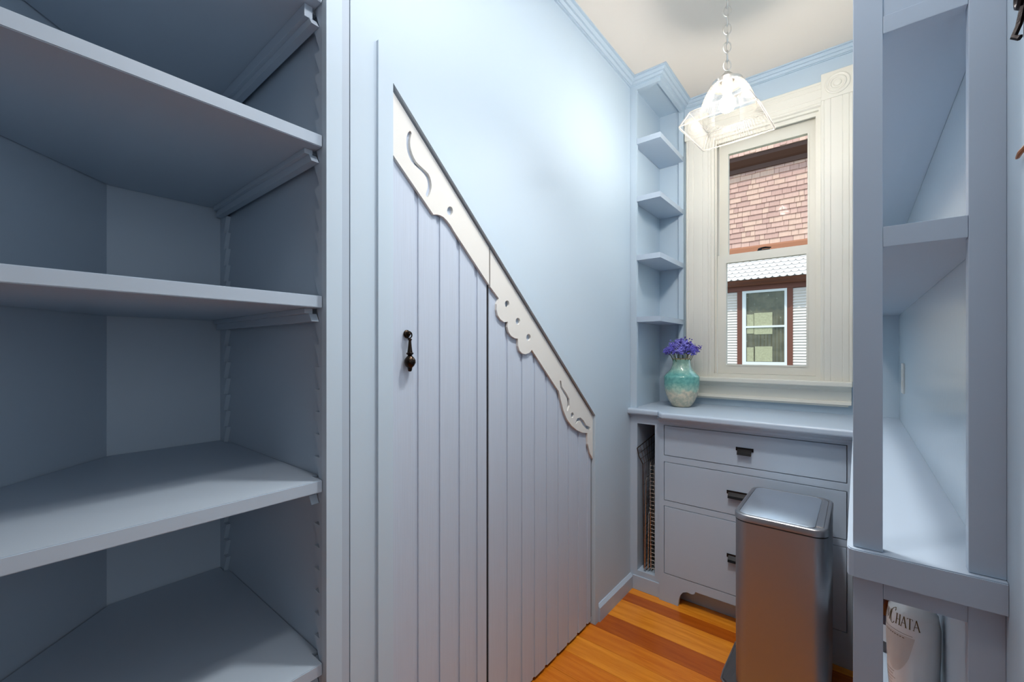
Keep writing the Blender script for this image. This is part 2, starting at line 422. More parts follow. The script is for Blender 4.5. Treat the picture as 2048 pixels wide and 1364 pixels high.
ZS = H-0.140
flutes('casing', -0.735, -0.604, ZS, H+1.150)
flutes('casing', -0.132, -0.013, ZS, H+1.150)
flutes('head_casing', -0.618, -0.130, H+1.130, H+1.243, True)
for x0, x1 in ((-0.739, -0.618), (-0.130, -0.009)):
    b = box('corner_block', x0, x1, WY-0.026, WY-0.0005, H+1.150, H+1.270, CREAM, win, bev=0.002)
    bm = bmesh.new()
    cxx, czz = (x0+x1)/2, H+1.210
    prof = [(0.047, 0), (0.046, 0.003), (0.042, 0.004), (0.038, 0.001), (0.034, 0.001), (0.031, 0.005), (0.026, 0.005), (0.022, 0.001), (0.016, 0.001), (0.013, 0.006), (0.006, 0.008), (0.0005, 0.008)]
    add_lathe(bm, prof, (0, 0, 0), 40)
    for v in bm.verts: v.co = Vector((cxx+v.co.x, WY-0.0262-v.co.z, czz+v.co.y))
    obj('rosette', bm, CREAM, b, smooth=True)
# jamb lining
JY = WY+0.13
for nm, x0, x1, za, zb in (('jamb', WX0, WX0+0.022, WZ0, WZ1), ('jamb', WX1-0.012, WX1, WZ0, WZ1)):
    box(nm, x0+0.0003, x1-0.0003, WY-0.012, JY, za, zb, CREAM, win)
box('head_jamb', WX0+0.022, WX1-0.012, WY-0.012, JY, H+1.118, WZ1-0.0003, CREAM, win)
box('stop_bead', WX0+0.022, -0.582, WY+0.004, WY+0.014, ZS, H+1.118, CREAM, win, bev=0.001)
box('stop_bead', -0.152, WX1-0.012, WY+0.004, WY+0.014, ZS, H+1.118, CREAM, win, bev=0.001)
box('head_stop', -0.582, -0.152, WY+0.004, WY+0.014, H+1.10, H+1.118, CREAM, win)
box('inner_sill', WX0+0.022, WX1-0.012, WY-0.012, JY+0.02, WZ0+0.0003, H-0.121, CREAM, win)
# stool and apron: two swept mouldings with returned ends
box('window_stool', -0.748, -0.016, WY-0.062, WY-0.0005, ZS-0.022, ZS, CREAM, win, bev=0.004)
bm = bmesh.new()
yy = WY-0.0005
ap = [(yy, ZS-0.022), (yy-0.040, ZS-0.022), (yy-0.036, ZS-0.030), (yy-0.024, ZS-0.038), (yy-0.022, ZS-0.044), (yy-0.018, ZS-0.046), (yy-0.018, ZS-0.088),
      (yy-0.030, ZS-0.092), (yy-0.032, ZS-0.104), (yy-0.026, ZS-0.108), (yy-0.022, ZS-0.114), (yy, ZS-0.116)]
A = [bm.verts.new((-0.740, p[0], p[1])) for p in ap]; B = [bm.verts.new((-0.020-(0.012 if p[1] < ZS-0.107 else 0), p[0], p[1])) for p in ap]
for i in range(len(ap)): bm.faces.new([A[i], A[(i+1) % len(ap)], B[(i+1) % len(ap)], B[i]])
bm.faces.new(A); bm.faces.new(B); obj('apron', bm, CREAM, win)
GLASS = bpy.data.materials.new('window_glass'); GLASS.use_nodes = True
nt = GLASS.node_tree; nt.nodes.clear()
o_ = nt.nodes.new('ShaderNodeOutputMaterial'); mx = nt.nodes.new('ShaderNodeMixShader'); tr = nt.nodes.new('ShaderNodeBsdfTransparent'); gl = nt.nodes.new('ShaderNodeBsdfGlossy'); fr = nt.nodes.new('ShaderNodeFresnel')
tr.inputs['Color'].default_value = (0.94, 0.96, 0.95, 1); gl.inputs['Roughness'].default_value = 0.02; fr.inputs['IOR'].default_value = 1.06
nt.links.new(fr.outputs[0], mx.inputs[0]); nt.links.new(tr.outputs[0], mx.inputs[1]); nt.links.new(gl.outputs[0], mx.inputs[2]); nt.links.new(mx.outputs[0], o_.inputs[0])
def sash(name, x0, x1, z0, z1, gx0, gx1, gz0, gz1, y0, y1):
    s = prism(name, [(x0, z0), (x1, z0), (x1, z1), (x0, z1)], y0, y1, 'xz', CREAM, win, holes=[[(gx0, gz0), (gx0, gz1), (gx1, gz1), (gx1, gz0)]])
    bm = bmesh.new()      # inner glazing bead
    e = 0.007
    add_prism(bm, [(gx0-e, gz0-e), (gx1+e, gz0-e), (gx1+e, gz1+e), (gx0-e, gz1+e)], y0-0.003, y0-0.0001, 'xz', [[(gx0, gz0), (gx0, gz1), (gx1, gz1), (gx1, gz0)]])
    obj('glazing_bead', bm, CREAM, s)
    ym = (y0+y1)/2
    box('glass_pane', gx0, gx1, ym-0.002, ym+0.002, gz0, gz1, GLASS, s)
    return s
ls = sash('lower_sash', -0.581, -0.153, H-0.120, H+0.506, -0.538, -0.189, H-0.073, H+0.462, WY+0.020, WY+0.044)
us = sash('upper_sash', -0.581, -0.153, H+0.470, H+1.117, -0.536, -0.187, H+0.508, H+1.052, WY+0.058, WY+0.082)
bm = bmesh.new()
add_box(bm, -0.395, -0.34, WY+0.024, WY+0.040, H+0.5065, H+0.512, 0.001)
add_lathe(bm, [(0.009, 0), (0.009, 0.006), (0.006, 0.009), (0.001, 0.010)], (-0.385, WY+0.032, H+0.512), 12)
add_tube(bm, [(-0.385, WY+0.032, H+0.519), (-0.36, WY+0.029, H+0.520), (-0.335, WY+0.030, H+0.517)], [0.004, 0.005, 0.003], 6)
obj('sash_lock', bm, BLACK, ls, smooth=True, label='black sash lock')

# ------------------------------------------------------------------ countertops
ct = prism('countertop', [(XL+0.0005, 2.030), (-0.748, 2.030), (-0.738, 2.015), (-0.722, 1.982), (-0.708, 1.974), (-0.0125, 1.974), (-0.0125, WY-0.0005), (XL+0.0005, WY-0.0005)],
           CZ-0.030, CZ, 'xy', CAB)
me = ct.data; bm = bmesh.new(); bm.from_mesh(me)
es = [e for e in bm.edges if all(v.co.y+ct.location.y < 2.0305 for v in e.verts) and abs(e.verts[0].co.z-e.verts[1].co.z) < 1e-5]
bmesh.ops.bevel(bm, geom=es, offset=0.010, segments=4, affect='EDGES', profile=0.5); bm.to_mesh(me); bm.free()
tag(ct, 'blue painted countertop under the window, carrying the green vase', 'countertop')

# ------------------------------------------------------------------ narrow tray cabinet under the corner shelves
tc_ = thing('tray_cabinet', (-0.82, 2.25, 0), 'narrow open blue cabinet slot holding wire racks, left of the drawers', 'cabinet')
CB = CZ-0.0305
NX0, NX1, NZ0, NZ1 = -0.862, -0.772, H-1.109, H-0.367
prism('face_frame', [(XL+0.0005, 0.001), (-0.7455, 0.001), (-0.7455, CB), (XL+0.0005, CB)], UY, UY+0.018, 'xz', CAB, tc_, holes=[[(NX0, NZ0), (NX0, NZ1), (NX1, NZ1), (NX1, NZ0)]])
box('side_panel', NX0-0.010, NX0-0.0005, UY+0.0185, WY-0.001, 0.001, CB, CAB, tc_)
box('side_panel', NX1+0.0005, NX1+0.010, UY+0.0185, WY-0.001, 0.001, CB, CAB, tc_)
box('bottom_panel', NX0, NX1, UY+0.0185, WY-0.001, NZ0-0.015, NZ0, CAB, tc_)
box('base_strip', XL+0.016, -0.7465, UY-0.007, UY-0.0002, 0.0005, 0.070, CAB, tc_, bev=0.001)
box('top_cove', XL+0.0005, -0.7465, UY-0.008, UY-0.0002, CB-0.012, CB-0.0005, CAB, tc_, bev=0.002)

# ------------------------------------------------------------------ drawer cabinet
dc = thing('drawer_cabinet', (-0.38, 2.2, 0), 'blue cabinet of three wide drawers on scroll-cut feet under the window', 'cabinet')
DX0, DX1, DYF = -0.745, -0.0135, 2.045
dz = [(H-0.504, H-0.358), (H-0.719, H-0.533), (H-1.070, H-0.745)]
fx0, fx1 = -0.722, -0.029
# frame with arched feet along the floor
arch = [(-0.655, 0.0), (-0.652, 0.03), (-0.645, 0.055), (-0.633, 0.072), (-0.615, 0.080), (-0.595, 0.078), (-0.583, 0.082), (-0.577, 0.094)]
arch_r = [(-0.7575-p[0], p[1]) for p in arch][::-1]
outer = [(DX0, 0.0005)]+[(p[0], p[1]+0.0005) for p in arch]+[(p[0], p[1]+0.0005) for p in arch_r]+[(DX1, 0.0005), (DX1, CB), (DX0, CB)]
prism('face_frame', outer, DYF, DYF+0.020, 'xz', CAB, dc, holes=[[(fx0, a), (fx0, b), (fx1, b), (fx1, a)] for a, b in dz])
box('side_panel', DX0+0.0005, DX0+0.018, DYF+0.0205, WY-0.001, 0.0005, CB, CAB, dc)
box('side_panel', DX1-0.018, DX1, DYF+0.0205, WY-0.001, 0.0005, CB, CAB, dc)
box('toe_board', DX0+0.0185, DX1-0.0185, 2.115, 2.13, 0.0005, 0.12, CAB, dc)
box('carcass_back', DX0+0.0185, DX1-0.0185, DYF+0.025, DYF+0.032, 0.125, CB, CAB, dc)
bm = bmesh.new()
add_sweep(bm, [(DX0, DYF), (DX1, DYF)], 0, 1, [(0.0002, CB-0.028), (0.006, CB-0.028), (0.008, CB-0.020), (0.020, CB-0.012), (0.022, CB-0.008), (0.034, CB-0.0005), (0.0002, CB-0.0005)])
obj('cove_moulding', bm, CAB, dc)
for i, (a, b) in enumerate(dz):
    g = 0.0028
    dr = box('drawer', fx0+g, fx1-g, DYF-0.0005, DYF+0.019, a+g, b-g, CAB, dc, bev=0.0012)
    hw = 0.034 if i == 0 else 0.070
    hx = (fx0+fx1)/2; hz = (H-0.434, H-0.628, H-0.906)[i]
    bm = bmesh.new()
    add_box(bm, hx-hw, hx+hw, DYF-0.0035, DYF-0.0006, hz+0.001, hz+0.016, 0.0006)
    add_prism(bm, [(DYF-0.003, hz+0.010), (DYF-0.017, hz-0.004), (DYF-0.021, hz-0.014), (DYF-0.018, hz-0.014), (DYF-0.014, hz-0.003), (DYF-0.003, hz+0.004)], hx-hw+0.007, hx+hw-0.007, 'yz')
    obj('edge_pull', bm, BLACK, dr, label='black metal edge pull')

# ------------------------------------------------------------------ wire racks in the slot
def wire_rack(name, y0, y1, z0, z1, x0, tilt, n, m, depth=0.0, lean=0.0, nrung=0):
    """stands on edge; lies in a y-z plane at x0, tilt = x shift at the top"""
    c = Vector((x0, (y0+y1)/2, z0))
    def P(y, z, d=0.0): return (x0+d+tilt*(z-z0), y+lean*(z-z0), z)
    fr = bmesh.new(); r = 0.0022
    loop = []
    for cy, cz, a0 in ((y1-.02, z1-.02, 0), (y0+.02, z1-.02, 1), (y0+.02, z0+.02, 2), (y1-.02, z0+.02, 3)):
        for k in range(5):
            a = PI/2*(a0+k/4); loop.append((cy+.02*math.cos(a), cz+.02*math.sin(a)))
    for d in ((0, depth) if depth else (0,)):
        add_tube(fr, [P(p[0], p[1], d) for p in loop], r, 6, closed=True)
    gr = bmesh.new(); nz = int((z1-z0)/0.0195)
    for k in range(1, nz):
        z = z0+(z1-z0)*k/nz
        add_tube(gr, [P(y0-0.002, z, -0.0015), P(y1+0.002, z, -0.0015)], 0.0010, 4)
        if depth: add_tube(gr, [P(y0-0.001, z, -0.003), P(y0-0.001, z, depth+0.003)], 0.0012, 4); add_tube(gr, [P(y0, z, depth), P(y1, z, depth)], 0.0010, 4)
    for k in range(1, n):
        y = y0+(y1-y0)*k/n
        add_tube(gr, [P(y, z0, 0.001), P(y, z1, 0.001)], 0.0012, 4)
    return fr, gr
racks = [('wire_basket', 2.085, 2.38, H-1.095, H-0.545, -0.801, -0.006, 7, CHROME, 0.022, 0.0, 'copper-coloured double wire rack standing nearest the right side of the cabinet slot'),
         ('cooling_rack', 2.075, 2.36, H-1.100, H-0.800, -0.812, 0.004, 6, NICKEL, 0.0, 0.03, 'small silver wire rack leaning low in the cabinet slot'),
         ('cooling_rack', 2.068, 2.35, H-1.07, H-0.600, -0.826, 0.010, 6, CHROME, 0.0, 0.015, 'tall thin copper wire rack between the small rack and the double rack')]
for nm, y0, y1, z0, z1, x0, tl, n, m, dp, ln, lb in racks:
    fr, gr = wire_rack(nm, y0, y1, z0, z1, x0, tl, n, m, dp, ln)
    t = thing(nm, (x0, (y0+y1)/2, NZ0+0.001), lb, 'rack', 'wire racks in the tray slot')
    zmin = min(v.co.z for v in fr.verts); dzz = NZ0+0.001-zmin
    for b_ in (fr, gr):
        for v in b_.verts: v.co.z += dzz
    obj('rack_frame', fr, m, t, smooth=True); g = obj('wire_grid', gr, m, t); g['kind'] = 'stuff'
# dark rack pushed in diagonally, poking out of the slot at the top
t = thing('roasting_rack', (-0.83, 2.2, NZ0+0.001), 'dark wire rack slanting out of the top of the cabinet slot', 'rack', 'wire racks in the tray slot')
fr = bmesh.new(); gr = bmesh.new()
A0 = Vector((-0.857, 2.048, H-0.49)); A1 = Vector((-0.80, 2.40, H-0.385)); B0 = Vector((-0.842, 2.085, H-0.575)); B1 = Vector((-0.842, 2.40, H-0.56))
C0 = Vector((-0.842, 2.10, NZ0+0.004)); C1 = Vector((-0.842, 2.40, NZ0+0.004))
add_tube(fr, [A0, A1], 0.0024, 6); add_tube(fr, [A0, (A0+B0)/2+Vector((-0.004, -0.004, 0)), B0], 0.0026, 6); add_tube(fr, [B0, C0], 0.0022, 6); add_tube(fr, [A1, C1], 0.0022, 6); add_tube(fr, [C0, C1], 0.0022, 6)
for k in range(1, 13):
    q = k/13
    add_tube(gr, [A0.lerp(A1, q), B0.lerp(B1, q), C0.lerp(C1, q)], 0.0012, 4)
for q in (0.33, 0.66): add_tube(gr, [A0.lerp(B0, q), A1.lerp(B1, q)], 0.0012, 4)
for q in (0.0, 0.2, 0.4, 0.6, 0.8): add_tube(gr, [B0.lerp(C0, q), B1.lerp(C1, q)], 0.0012, 4)
obj('rack_frame', fr, DARKW, t, smooth=True); g = obj('wire_grid', gr, DARKW, t); g['kind'] = 'stuff'

# ------------------------------------------------------------------ hutch on the right
HX0, HX1, HY0 = -0.005, XR-0.0001, 0.806
HUTW = mat('gloss_wall_paint', rgb(192, 208, 220), 0.22, bump=0.08, bscale=70, spec=1.0)
hu = thing('hutch', (0.07, 1.6, 0), 'tall narrow blue open-sided shelf unit along the right wall, seen end on', 'shelving')
box('counter_stile', HX0, 0.0283, HY0, HY0+0.018, CZ+0.0005, ZC-0.001, CAB, hu, bev=0.001)
box('counter_stile', 0.1125, HX1, HY0, HY0+0.018, CZ+0.0005, ZC-0.001, CAB, hu, bev=0.001)
box('rail', 0.0285, 0.1123, HY0, HY0+0.018, H+0.148, H+0.177, CAB, hu, bev=0.0008)
box('rail', 0.0285, 0.1123, HY0, HY0+0.018, H+0.453, H+0.478, CAB, hu, bev=0.0008)
box('upper_panel', 0.0285, 0.1123, HY0+0.002, HY0+0.018, H+0.479, ZC-0.001, CAB, hu)
box('back_panel', 0.138, HX1, HY0+0.0185, WY-0.001, CZ+0.0005, ZC-0.001, HUTW, hu)
for za, zb in ((0.150, 0.175), (0.458, 0.478), (0.80, 0.825)):
    box('shelf', HX0, 0.1378, HY0+0.0185, WY-0.001, H+za, H+zb, CAB, hu, bev=0.0008)
# lower half
box('base_stile', HX0, 0.0288, HY0+0.004, HY0+0.022, 0.0005, CB-0.0105, CAB, hu, bev=0.001)
box('base_stile', 0.1125, HX1, HY0+0.004, HY0+0.022, 0.0005, CB-0.0105, CAB, hu, bev=0.001)
box('rail', 0.0290, 0.1123, HY0+0.004, HY0+0.022, H-0.357, CB-0.0105, CAB, hu)
box('back_panel', 0.138, HX1, HY0+0.0225, WY-0.001, 0.0005, CB-0.0105, WALL, hu)
for z in (0.390,):
    box('shelf', HX0+0.002, 0.1378, HY0+0.0225, 2.04, z-0.022, z, CAB, hu, bev=0.0008)
box('base_panel', HX0+0.02, 0.1378, HY0+0.0225, 2.04, 0.0005, 0.09, CAB, hu)
bm = bmesh.new()
pts = [(-0.012, 1.9735), (-0.012, 0.806), (-0.0095, 0.799), (-0.004, 0.7965), (XR-0.0005, 0.7965), (XR-0.0005, WY-0.0005), (-0.012, WY-0.0005)]
add_prism(bm, pts, CZ-0.040, CZ, 'xy')
es = [e for e in bm.edges if all(v.co.y < 1.98 and v.co.z > CZ-0.001 for v in e.verts) and min(v.co.y for v in e.verts) < 0.9]
bmesh.ops.bevel(bm, geom=es, offset=0.0015, segments=2, affect='EDGES')
tag(obj('countertop', bm, CAB), 'narrow blue counter ledge of the right-hand unit, above the white bottle', 'countertop')
# wall outlet above the ledge
t = thing('wall_outlet', (0.137, 2.2, H-0.164), 'flat white outlet plate on the wall inside the right-hand unit, seen edge on', 'outlet')
box('cover_plate', 0.1325, 0.1378, 2.17, 2.24, H-0.164, H-0.050, WHITE, t, bev=0.001)
for z in (-0.128, -0.088): box('receptacle', 0.1315, 0.1324, 2.188, 2.222, H+z-0.014, H+z+0.014, CREAM, t, bev=0.0003)

# ------------------------------------------------------------------ bottles
CREAMG = mat('cream_bottle', rgb(240, 240, 238), 0.18, coat=0.5)
LABELT = mat('bottle_label', rgb(212, 206, 200), 0.4)
INK = mat('gold_ink', rgb(104, 82, 40), 0.35, metal=0.3)
DARKB = mat('dark_bottle', rgb(48, 18, 22), 0.12, coat=0.5)
NAVY = mat('navy_label', rgb(40, 48, 66), 0.4)
WLAB = mat('pale_label', rgb(205, 208, 212), 0.4)
RED = mat('red_capsule', rgb(110, 30, 34), 0.3)
BX, BY, BZ, BR = 0.0914, 1.2356, 0.3910, 0.0428
bt = thing('bottle', (BX, BY, BZ), 'rounded creamy white liqueur bottle with gold lettering, under the right-hand ledge', 'bottle')
def brad(z):                       # radius over height above the base
    P = [(0, .034), (.01, .0355), (.06, .0375), (.14, .0415), (.20, .0428), (.235, .0428), (.262, .0395), (.275, .030), (.282, .018), (.300, .0165)]
    for (a, ra), (b, rb) in zip(P, P[1:]):
        if a <= z <= b:
            t_ = (z-a)/(b-a); t_ = t_*t_*(3-2*t_); return ra+(rb-ra)*t_
    return .017
bm = bmesh.new(); add_lathe(bm, [(0.001, 0.0005)]+[(brad(k*.290/44), 0.0005+k*.290/44) for k in range(45)]+[(0.001, .2905)], (BX, BY, BZ), 40)
obj('bottle_body', bm, CREAMG, bt, smooth=True)
bm = bmesh.new(); add_lathe(bm, [(0.001, .268), (.0195, .2685), (.0200, .271), (.0200, .285), (.0195, .303), (.001, .3035)], (BX, BY, BZ), 28)
for v in bm.verts: v.co.z = min(v.co.z, CZ-0.043)
obj('cap', bm, INK, bt, smooth=True)
def wrap(phi, z, d=0.0004):
    r = brad(z-BZ)+d; return Vector((BX+r*math.sin(phi), BY-r*math.cos(phi), z))
def stroke(bm, p, q, wd, phi0, zb, sx=1.0):
    # a flat pen stroke between letter-space points, wrapped round the glass
    P0, Q0 = Vector(p), Vector(q); d = (Q0-P0); L = d.length; d.normalize(); nn = Vector((-d.y, d.x))*wd/2
    k = max(1, int(L/0.003))
    def W(c): return bm.verts.new(wrap(phi0+c.x*sx/BR, zb+c.y))
    A = [W(P0+d*L*i/k+nn) for i in range(k+1)]; B = [W(P0+d*L*i/k-nn) for i in range(k+1)]
    for i in range(k): bm.faces.new([A[i], A[i+1], B[i+1], B[i]])
def letter(bm, ch, phi0, zb, h, wd):
    hh = h; w_ = wd; T, t_ = 0.0019, 0.0009; S = 0.0008
    def s(a, b, c, d, k=T): stroke(bm, (a*w_, b*hh), (c*w_, d*hh), k, phi0, zb)
    def serif(x, y): stroke(bm, (x*w_-0.0014, y*hh), (x*w_+0.0014, y*hh), S, phi0, zb)
    if ch == 'H':
        s(.15, 0, .15, 1); s(.85, 0, .85, 1); s(.15, .5, .85, .5, t_)
        for x in (.15, .85): serif(x, 0); serif(x, 1)
    elif ch == 'A':
        s(.05, 0, .5, 1, t_); s(.5, 1, .95, 0); s(.22, .36, .78, .36, t_); serif(.05, 0); serif(.95, 0)
    elif ch == 'T':
        s(.5, 0, .5, 1); s(.0, .97, 1, .97, t_); serif(.5, 0); s(.02, .97, .02, .84, t_); s(.98, .97, .98, .84, t_)
    elif ch == 'M':
        s(.08, 0, .08, 1, t_); s(.08, 1, .5, .15); s(.5, .15, .92, 1, t_); s(.92, 0, .92, 1)
        for x in (.08, .92): serif(x, 0); serif(x, 1)
    elif ch == 'U':
        s(.15, 1, .15, .3); s(.85, 1, .85, .3, t_); s(.15, .3, .35, .03, T); s(.35, .03, .65, .03, t_); s(.65, .03, .85, .3, t_); serif(.15, 1); serif(.85, 1)
    elif ch == 'R':
        s(.15, 0, .15, 1); s(.15, .97, .6, .97, t_); s(.6, .97, .8, .8, T); s(.8, .8, .6, .5, T); s(.6, .5, .15, .5, t_); s(.45, .5, .9, 0); serif(.15, 0); serif(.9, 0)
    elif ch == 'C':
        q = [(.5+.46*math.cos(a), .5+.49*math.sin(a)) for a in [math.radians(42+k*276/14) for k in range(15)]]
        for k, (a, b) in enumerate(zip(q, q[1:])): s(a[0], a[1], b[0], b[1], T if 4 <= k <= 9 else 0.0012)
        s(q[0][0], q[0][1], q[0][0], q[0][1]+.1, t_); s(q[-1][0], q[-1][1], q[-1][0], q[-1][1]-.06, t_)
bm = bmesh.new()
zb = H-0.574
phi = math.radians(10)
for ch, hh, wd in reversed([('R', .032, .0120), ('U', .021, .0095), ('M', .021, .0105), ('C', .033, .0118), ('H', .021, .0086), ('A', .021, .0096), ('T', .021, .0090), ('A', .021, .0100)]):
    phi -= wd/BR; letter(bm, ch, phi, zb-(0.004 if hh > .03 else 0), hh, wd); phi -= 0.0009/BR
obj('lettering', bm, INK, bt)
def arcline(z0, p0, p1, wd=0.0007, dash=False):
    n = 26; bm = bmesh.new()
    for i in range(n):
        if dash and i % 3 == 2: continue
        a, b = p0+(p1-p0)*i/n, p0+(p1-p0)*(i+1)/n
        A = [bm.verts.new(wrap(math.radians(x), z0+dz_, 0.0006)) for x in (a, b) for dz_ in (0, wd)]
        bm.faces.new([A[0], A[2], A[3], A[1]])
    o = obj('fine_print', bm, INK, bt)
    if dash: o['kind'] = 'stuff'
arcline(zb-0.014, -80, -5); arcline(zb-0.023, -78, -22, 0.0016, True)
for k, (a, b) in enumerate(((-80, -48), (-82, -52), (-82, -45), (-84, -55), (-84, -58), (-60, -40))): arcline(zb-0.105-0.007*k-(0.012 if k == 5 else 0), a, b, 0.0009, k in (3, 4))
bm = bmesh.new()      # beige tapering label field
cols = []
for i in range(15):
    f = -1+2*i/14; zt = zb-0.0175; zl = zb-0.100+0.04*f*f
    cols.append([bm.verts.new(wrap(math.radians(-48)+f*math.radians(48)*(1-0.25*(j/5)), zt+(zl-zt)*j/5, 0.0002)) for j in range(6)])
for A, B in zip(cols, cols[1:]):
    for j in range(5): bm.faces.new([A[j], A[j+1], B[j+1], B[j]])
obj('front_label', bm, LABELT, bt, smooth=True)
# second bottle behind it
b2 = thing('wine_bottle', (0.074, 1.555, BZ), 'dark bottle with a navy and pale label, hidden behind the white bottle', 'bottle')
bm = bmesh.new(); add_lathe(bm, [(0.001, 0.0005), (.036, .0005), (.038, .004), (.038, .17), (.034, .195), (.018, .22), (.014, .24), (.014, .285), (.001, .286)], (0.074, 1.555, BZ), 28)
obj('bottle_body', bm, DARKB, b2, smooth=True)
for nm, a, b, m_ in (('label', .03, .075, WLAB), ('label_band', .0755, .10, NAVY)):
    bm = bmesh.new(); add_lathe(bm, [(.0384, a), (.0384, b)], (0.074, 1.555, BZ), 28, cap=False); obj(nm, bm, m_, b2, smooth=True)

# ------------------------------------------------------------------ fittings on the right wall beside the camera
ironm = mat('cast_iron', rgb(44, 38, 38), 0.5, metal=0.6, bump=0.6, bscale=120)
yh = 0.706
t = thing('iron_wall_hook', (XR, yh, H+0.3370), 'ornate dark cast iron bracket on the wall at the top right edge', 'hook')
bm = bmesh.new()
add_prism(bm, [(yh-0.020, H+0.3390), (yh-0.008, H+0.3330), (yh+0.004, H+0.3360), (yh+0.008, H+0.3450), (yh+0.007, H+0.3670), (yh+0.011, H+0.3730), (yh+0.009, H+0.3790), (yh+0.006, H+0.3920), (yh-0.002, H+0.4010), (yh-0.02, H+0.4050)], XR-0.005, XR-0.0002, 'yz')
obj('back_plate', bm, ironm, t)
bm = bmesh.new()
add_tube(bm, [(XR-0.0055-0.004, yh+0.001+0.008*math.cos(a), H+0.3850+0.011*math.sin(a)) for a in [2*PI*k/14 for k in range(14)]], 0.0028, 6, closed=True)
add_tube(bm, [(XR-0.007, yh-0.002, H+0.3720), (XR-0.010, yh-0.002, H+0.3530), (XR-0.014, yh-0.003, H+0.3410), (XR-0.010, yh-0.006, H+0.3370)], 0.003, 6)
obj('hook', bm, ironm, t, smooth=True)
bm = bmesh.new()
add_tube(bm, [(XR-0.001, 0.716, H+0.226), (XR-0.004, 0.730, H+0.2225), (XR-0.004, 0.740, H+0.2205), (XR-0.004, 0.746, H+0.221)], [0.0022, 0.0026, 0.002, 0.0008], 8)
tag(obj('coat_peg', bm, mat('copper_peg', rgb(176, 112, 70), 0.3, metal=0.6), smooth=True), 'tiny pointed copper-coloured peg on the right wall below the iron bracket', 'peg')

# ------------------------------------------------------------------ trash can
TX0, TX1, TY0, TY1, TZ = -0.326, -0.068, 1.600, 1.972, H-0.552
tcn = thing('trash_can', (-0.2, 1.79, 0), 'brushed stainless steel step trash can in front of the drawers', 'trash can')
def rrect(x0, x1, y0, y1, r, z, bm, n=8, bulge=0.0):
    vs = []
    for cx, cy, a0 in ((x1-r, y1-r, 0), (x0+r, y1-r, 1), (x0+r, y0+r, 2), (x1-r, y0+r, 3)):
        for k in range(n+1):
            a = PI/2*(a0+k/n); x = cx+r*math.cos(a); y = cy+r*math.sin(a)
            fy = (y-(y0+y1)/2)/((y1-y0)/2)
            if x < (x0+x1)/2: x -= bulge*(1-fy*fy)
            vs.append(bm.verts.new((x, y, z)))
    return vs
def rr_solid(bm, levels, cap=True):
    R = [rrect(a, b, c, d, r, z, bm, bulge=bl) for (a, b, c, d, r, z, bl) in levels]
    n = len(R[0])
    for A, B in zip(R, R[1:]):
        for i in range(n): bm.faces.new([A[i], A[(i+1) % n], B[(i+1) % n], B[i]])
    if cap: bm.faces.new(R[0]); bm.faces.new(R[-1])
def inset(i, z, r=0.04, bl=0.010): return (TX0+i, TX1-i, TY0+i, TY1-i, max(r-i, 0.004), z, bl)
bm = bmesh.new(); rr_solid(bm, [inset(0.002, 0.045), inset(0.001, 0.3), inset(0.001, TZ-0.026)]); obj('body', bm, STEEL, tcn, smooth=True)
bm = bmesh.new(); rr_solid(bm, [inset(0.004, 0.001), inset(0.003, 0.0445)]); obj('base_ring', bm, PLASTIC, tcn, smooth=True)
bm = bmesh.new(); rr_solid(bm, [inset(0.0035, TZ-0.0255), inset(0.0035, TZ-0.022)]); obj('lid_gap', bm, PLASTIC, tcn, smooth=True)
bm = bmesh.new(); rr_solid(bm, [inset(-0.001, TZ-0.0215), inset(-0.001, TZ-0.004), inset(0.001, TZ-0.001), inset(0.004, TZ), inset(0.012, TZ), inset(0.0125, TZ-0.003)]); lid = obj('lid_rim', bm, STEELR, tcn, smooth=True)
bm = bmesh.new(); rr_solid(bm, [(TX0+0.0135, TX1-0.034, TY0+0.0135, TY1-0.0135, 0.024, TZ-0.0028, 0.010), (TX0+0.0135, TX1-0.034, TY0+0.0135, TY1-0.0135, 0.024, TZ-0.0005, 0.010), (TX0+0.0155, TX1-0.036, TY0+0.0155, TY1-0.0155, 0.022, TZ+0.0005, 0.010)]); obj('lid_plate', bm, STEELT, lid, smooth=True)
box('lid_hinge_strip', TX1-0.033, TX1-0.0128, TY0+0.04, TY1-0.04, TZ-0.0028, TZ+0.0003, STEELR, lid, bev=0.001)
bm = bmesh.new()
add_prism(bm, [(TX0+0.02, TY0+0.03), (TX0-0.030, TY0+0.025), (TX0-0.046, TY0+0.04), (TX0-0.050, TY0+0.08), (TX0-0.048, TY1-0.08), (TX0-0.040, TY1-0.055), (TX0+0.02, TY1-0.045)], 0.026, 0.044, 'xy')
for v in bm.verts:
    if v.co.x > TX0: v.co.z += 0.012
bmesh.ops.bevel(bm, geom=[e for e in bm.edges if all(v.co.x < TX0 for v in e.verts)], offset=0.003, segments=2, affect='EDGES')
obj('step_pedal', bm, PLASTIC, tcn)
bm = bmesh.new()
add_tube(bm, [(TX0-0.018, TY0+0.020, 0.037), (TX0-0.034, TY0+0.026, 0.035), (TX0-0.050, TY0+0.045, 0.035), (TX0-0.0535, TY0+0.09, 0.035), (TX0-0.0515, TY1-0.085, 0.035)], 0.004, 8)
obj('pedal_edge', bm, STEELR, tcn, smooth=True)

